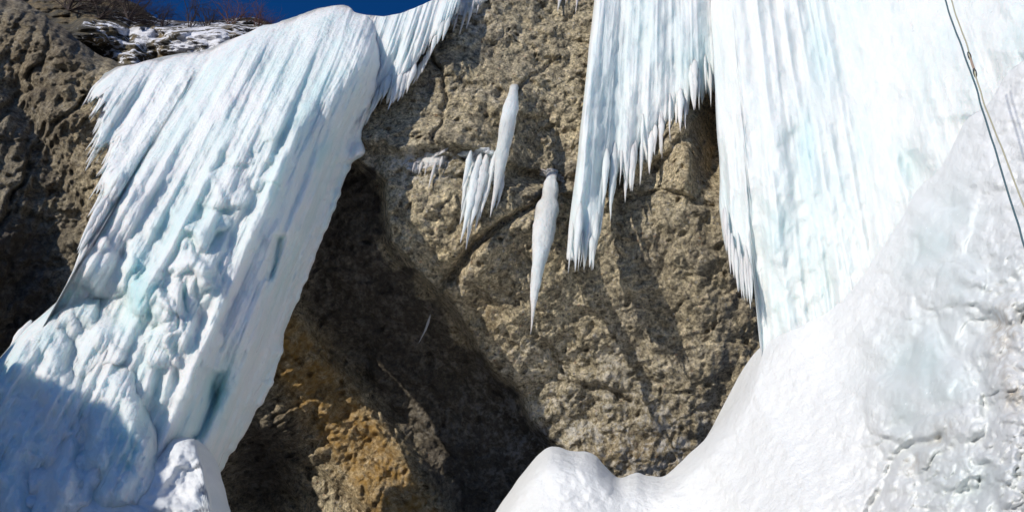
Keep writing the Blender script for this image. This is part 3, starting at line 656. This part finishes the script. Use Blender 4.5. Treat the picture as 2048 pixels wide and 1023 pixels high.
# pillar right of the arch
q = np.arange(.047, .93, .0014)
yt = np.full(len(q), -330.)
yb = lerp_pts([(.047, 380), (.050, 480), (.0535, 505), (.060, 560), (.066, 590), (.0735, 600), (.0775, 560), (.078, 770), (.095, 740), (.116, 700), (.168, 640), (.2, 570), (.253, 460), (.3, 390), (.35, 300), (.45, 170), (.52, 80)], q)+np.where(q < .0775, jag(q, .0035, 30, 28), 0)
def disp_p(Q, Y, X):
    k = ss(.26, .17, Q)
    f = k*(.12*ridge(Q*60, Y/500, 0, 2, 313)+.018*ridge(Q*260, Y/160, 0, 2, 315)+.05*fbm(X/26, Y/34, 0, 3, 316))+.30*fbm(Q*16, Y/700, 0, 3, 311)+.13*fbm(X/36, Y/70, 0, 3, 317)
    f = f+(1-k)*(.16*fbm(X/130, Y/130, 0, 4, 319)+.06*ridge(X/70, Y/70, 0, 3, 321))
    f = f-.10*gauss(X, Y, 1632, 120, 14, 90, -.12)-.08*gauss(X, Y, 1612, 310, 14, 80, -.1)-.20*gauss(X, Y, 1820, 330, 16, 40, -.4)
    return f
crest_q = []
for qq in np.arange(.07, .97, .01):                    # where each plumb line meets the crest of the snow slope
    yy = np.arange(-900, 1100, 2.0); xx = qx(qq, yy); k_ = np.argmax(yy > lerp_pts(ap_top, xx)); crest_q.append((qq, yy[k_]))
yc_ = lerp_pts(crest_q, q); yb = np.where(q >= .078, yc_+45+75*ss(.2, .3, q), yb); yt = np.minimum(yt, yb-150)
def Zf_pillar(Q, Y):
    base = lambda Q, Y: -2.8*ss(.12, .5, Q)-.4*ss(.05, .12, Q)+.9*ss(200, 700, Y)*ss(.2, .05, Q)
    yc = lerp_pts(crest_q, Q); xc_ = qx(Q, yc)
    dl = Zap(xc_, yc)+.32-(Zvert(yc, -60., 15.8-.2*ss(.05, .3, Q))+base(Q, yc)-.65)
    return base(Q, Y)+dl*ss(-330, 0, Y-yc)*ss(.072, .08, Q)
o, _ = plumb_sheet('ice_pillar', q, yt, yb, 15.8-.2*ss(.05, .3, q), ICE_W, nv=400, thick=.65, y0=-60., disp=disp_p, edge=.035, tipk=.03, blue=blue_r, Zf=Zf_pillar)
o.data.materials[0] = ICE_W
reparent(o, root)
for i in range(10):
    qq = .049+.027*(i+random.random()*.5)/10; yb_ = float(np.interp(qq, q, yb)); ys = yb_-random.uniform(60, 120)
    reparent(icicle('icicle', qx(qq, ys), ys, Zvert(ys, -60, 15.8)-.15, yb_+random.uniform(4, 24), random.uniform(.035, .06), ICE_W, seed=300+i), root)

# ------------------------------------------------------------------ ropes and gear
ROPE_B = plain('blue_green_rope', (.06, .11, .13), .8, sc=60); ROPE_Y = plain('yellow_rope', (.36, .34, .24), .8, sc=60)
METAL = plain('dark_anodised_metal', (.12, .11, .11), .4, .8); SLING = plain('tan_sling', (.45, .33, .25), .8)
def tube(name, P, r, mat, seg=8, parent=None, closed=False):
    P = np.asarray(P, float); n = len(P)
    T = np.gradient(P, axis=0) if not closed else np.roll(P, -1, 0)-np.roll(P, 1, 0)
    T /= np.linalg.norm(T, axis=1, keepdims=True)+1e-9
    a = np.cross(T, [.31, .9, .29]); a /= np.linalg.norm(a, axis=1, keepdims=True)+1e-9; b = np.cross(T, a)
    ph = np.linspace(0, 2*math.pi, seg, endpoint=False); rr = np.broadcast_to(r, (n,))[:, None, None]
    G = P[:, None]+rr*(a[:, None]*np.cos(ph)[None, :, None]+b[:, None]*np.sin(ph)[None, :, None])
    if closed: G = np.concatenate([G, G[:1]])
    return link_mesh(name, G, grid_faces(len(G), seg, wrap=True), mat)
ZR = 5.4
def rope(name, pts, r, mat, label):
    pts = np.array(pts, float); y = np.linspace(pts[0, 1], pts[-1, 1], 160); x = np.interp(y, pts[:, 1], pts[:, 0])
    k = np.ones(9)/9; x = np.convolve(np.pad(x, 4, 'edge'), k, 'valid')
    Z = Zvert(y, 0, ZR)+.10*(y/500)
    P = W3(x, y, Z)
    P = P+.003*np.stack([noise(y/30, 1, 0), noise(y/30, 2, 0), 0*y], -1)
    return finish(tube(name, P, r, mat), P[0], label, 'rope')
rope('climbing_rope', [(1790, -330), (1890, 0), (1928, 110), (1944, 150), (1990, 300), (2050, 497), (2110, 700), (2180, 1000)], .0058, ROPE_B, 'dark blue-green climbing rope, the left strand of the pair over the right-hand ice')
rope('climbing_rope', [(1805, -330), (1902, 0), (1932, 85), (1950, 150), (1962, 190), (2020, 340), (2062, 450), (2130, 680), (2200, 1000)], .0048, ROPE_Y, 'pale yellow climbing rope, the right strand of the pair over the right-hand ice')
root = empty('quickdraw', W3(1944, 118, ZR-.5))
tag(root, 'small quickdraw with metal karabiners clipped where the two ropes meet', 'quickdraw')
def ring_pts(x, y, w, h, ang, Z):
    t = np.linspace(0, 2*math.pi, 28, endpoint=False); dx, dy = w*np.cos(t), h*np.sin(t)*(1-.15*np.cos(t))
    c, s = math.cos(ang), math.sin(ang); return W3(x+dx*c-dy*s, y+dx*s+dy*c, Z+.01*np.sin(t))
zq = float(Zvert(120, 0, ZR))-.02
reparent(tube('karabiner', ring_pts(1939, 112, 2.6, 8, -.3, zq), .0035, METAL, closed=True), root)
reparent(tube('karabiner', ring_pts(1950, 146, 2.8, 9, -.25, zq-.02), .0035, METAL, closed=True), root)
reparent(tube('sling', W3(np.array([1941, 1943, 1945, 1948]), np.array([116, 123, 130, 138]), zq-.01), .008, SLING), root)

# ------------------------------------------------------------------ bare shrubs on the skyline
TWIG = plain('bare_twigs', (.055, .035, .028), .9); TWIG2 = plain('reddish_twigs', (.13, .055, .04), .9)
def shrub(x, y, Z, h, seed, label, mat, spread=.5, n=9):
    R = random.Random(seed); base = W3(x, y, Z); root = empty('bare_shrub', base); tag(root, label, 'shrub', 'bare shrubs along the skyline')
    Vv, Ff = [], []; TV, TF = [], []
    def seg(a, b, ra, rb, VV, FF):
        d = (b-a); L_ = np.linalg.norm(d)+1e-9; d = d/L_; u = np.cross(d, [.3, .8, .5]); u /= np.linalg.norm(u); v = np.cross(d, u)
        i0 = len(VV)
        for P, r in ((a, ra), (b, rb)):
            for k in range(4):
                t = k*math.pi/2; VV.append(P+r*(u*math.cos(t)+v*math.sin(t)))
        for k in range(4): FF.append((i0+k, i0+(k+1) % 4, i0+4+(k+1) % 4, i0+4+k))
    def grow(p, d, l, r, depth):
        steps = 3
        for s in range(steps):
            d = d+np.array([R.gauss(0, .16), R.gauss(0, .16), R.gauss(.04, .08)]); d /= np.linalg.norm(d)
            p2 = p+d*l/steps; tgt = (Vv, Ff) if depth >= 3 else (TV, TF)
            seg(p, p2, r, r*.85, *tgt); p = p2; r *= .85
            if depth > 0:
                for _ in range(R.choice([1, 2])):
                    e = d+np.array([R.gauss(0, .55), R.gauss(0, .55), R.gauss(.1, .35)]); e /= np.linalg.norm(e)
                    grow(p, e, l*R.uniform(.5, .75), r*.6, depth-1)
    for k in range(n):
        d = np.array([R.gauss(0, spread), R.gauss(0, spread), 1.0]); d /= np.linalg.norm(d)
        grow(base+np.array([0, 0, -.35]), d, h*R.uniform(.5, .8), .016, 3)
    reparent(link_mesh('stem', np.array(Vv), Ff, mat), root); reparent(link_mesh('twigs', np.array(TV), TF, mat), root)
shrub(212, 20, 18.5, 1.7, 1, 'dark dense bare shrub at the top left, over the shaded rock', TWIG, .7, 16)
shrub(150, 5, 18.5, 1.6, 2, 'dark bare shrub, leftmost on the skyline at the top edge', TWIG, .7, 16)
shrub(268, 22, 18.3, 1.2, 3, 'dark bare shrub beside the left end of the blue sky', TWIG, .7, 14)
shrub(330, 46, 18.6, .8, 4, 'small thin bare shrub in the sky gap, nearest the dark dense ones', TWIG, .5, 6)
shrub(388, 50, 18.6, 1.3, 5, 'tall wispy bare shrub in the middle of the blue sky gap', TWIG, .5, 8)
shrub(425, 46, 18.8, .8, 6, 'low bare shrub between the wispy one and the reddish one', TWIG, .6, 8)
shrub(470, 40, 18.8, 1.1, 7, 'reddish bare shrub on the snowy knob in the sky gap', TWIG2, .6, 11)
shrub(515, 50, 18.8, .9, 8, 'reddish bare shrub just left of the icefall crest', TWIG2, .6, 9)
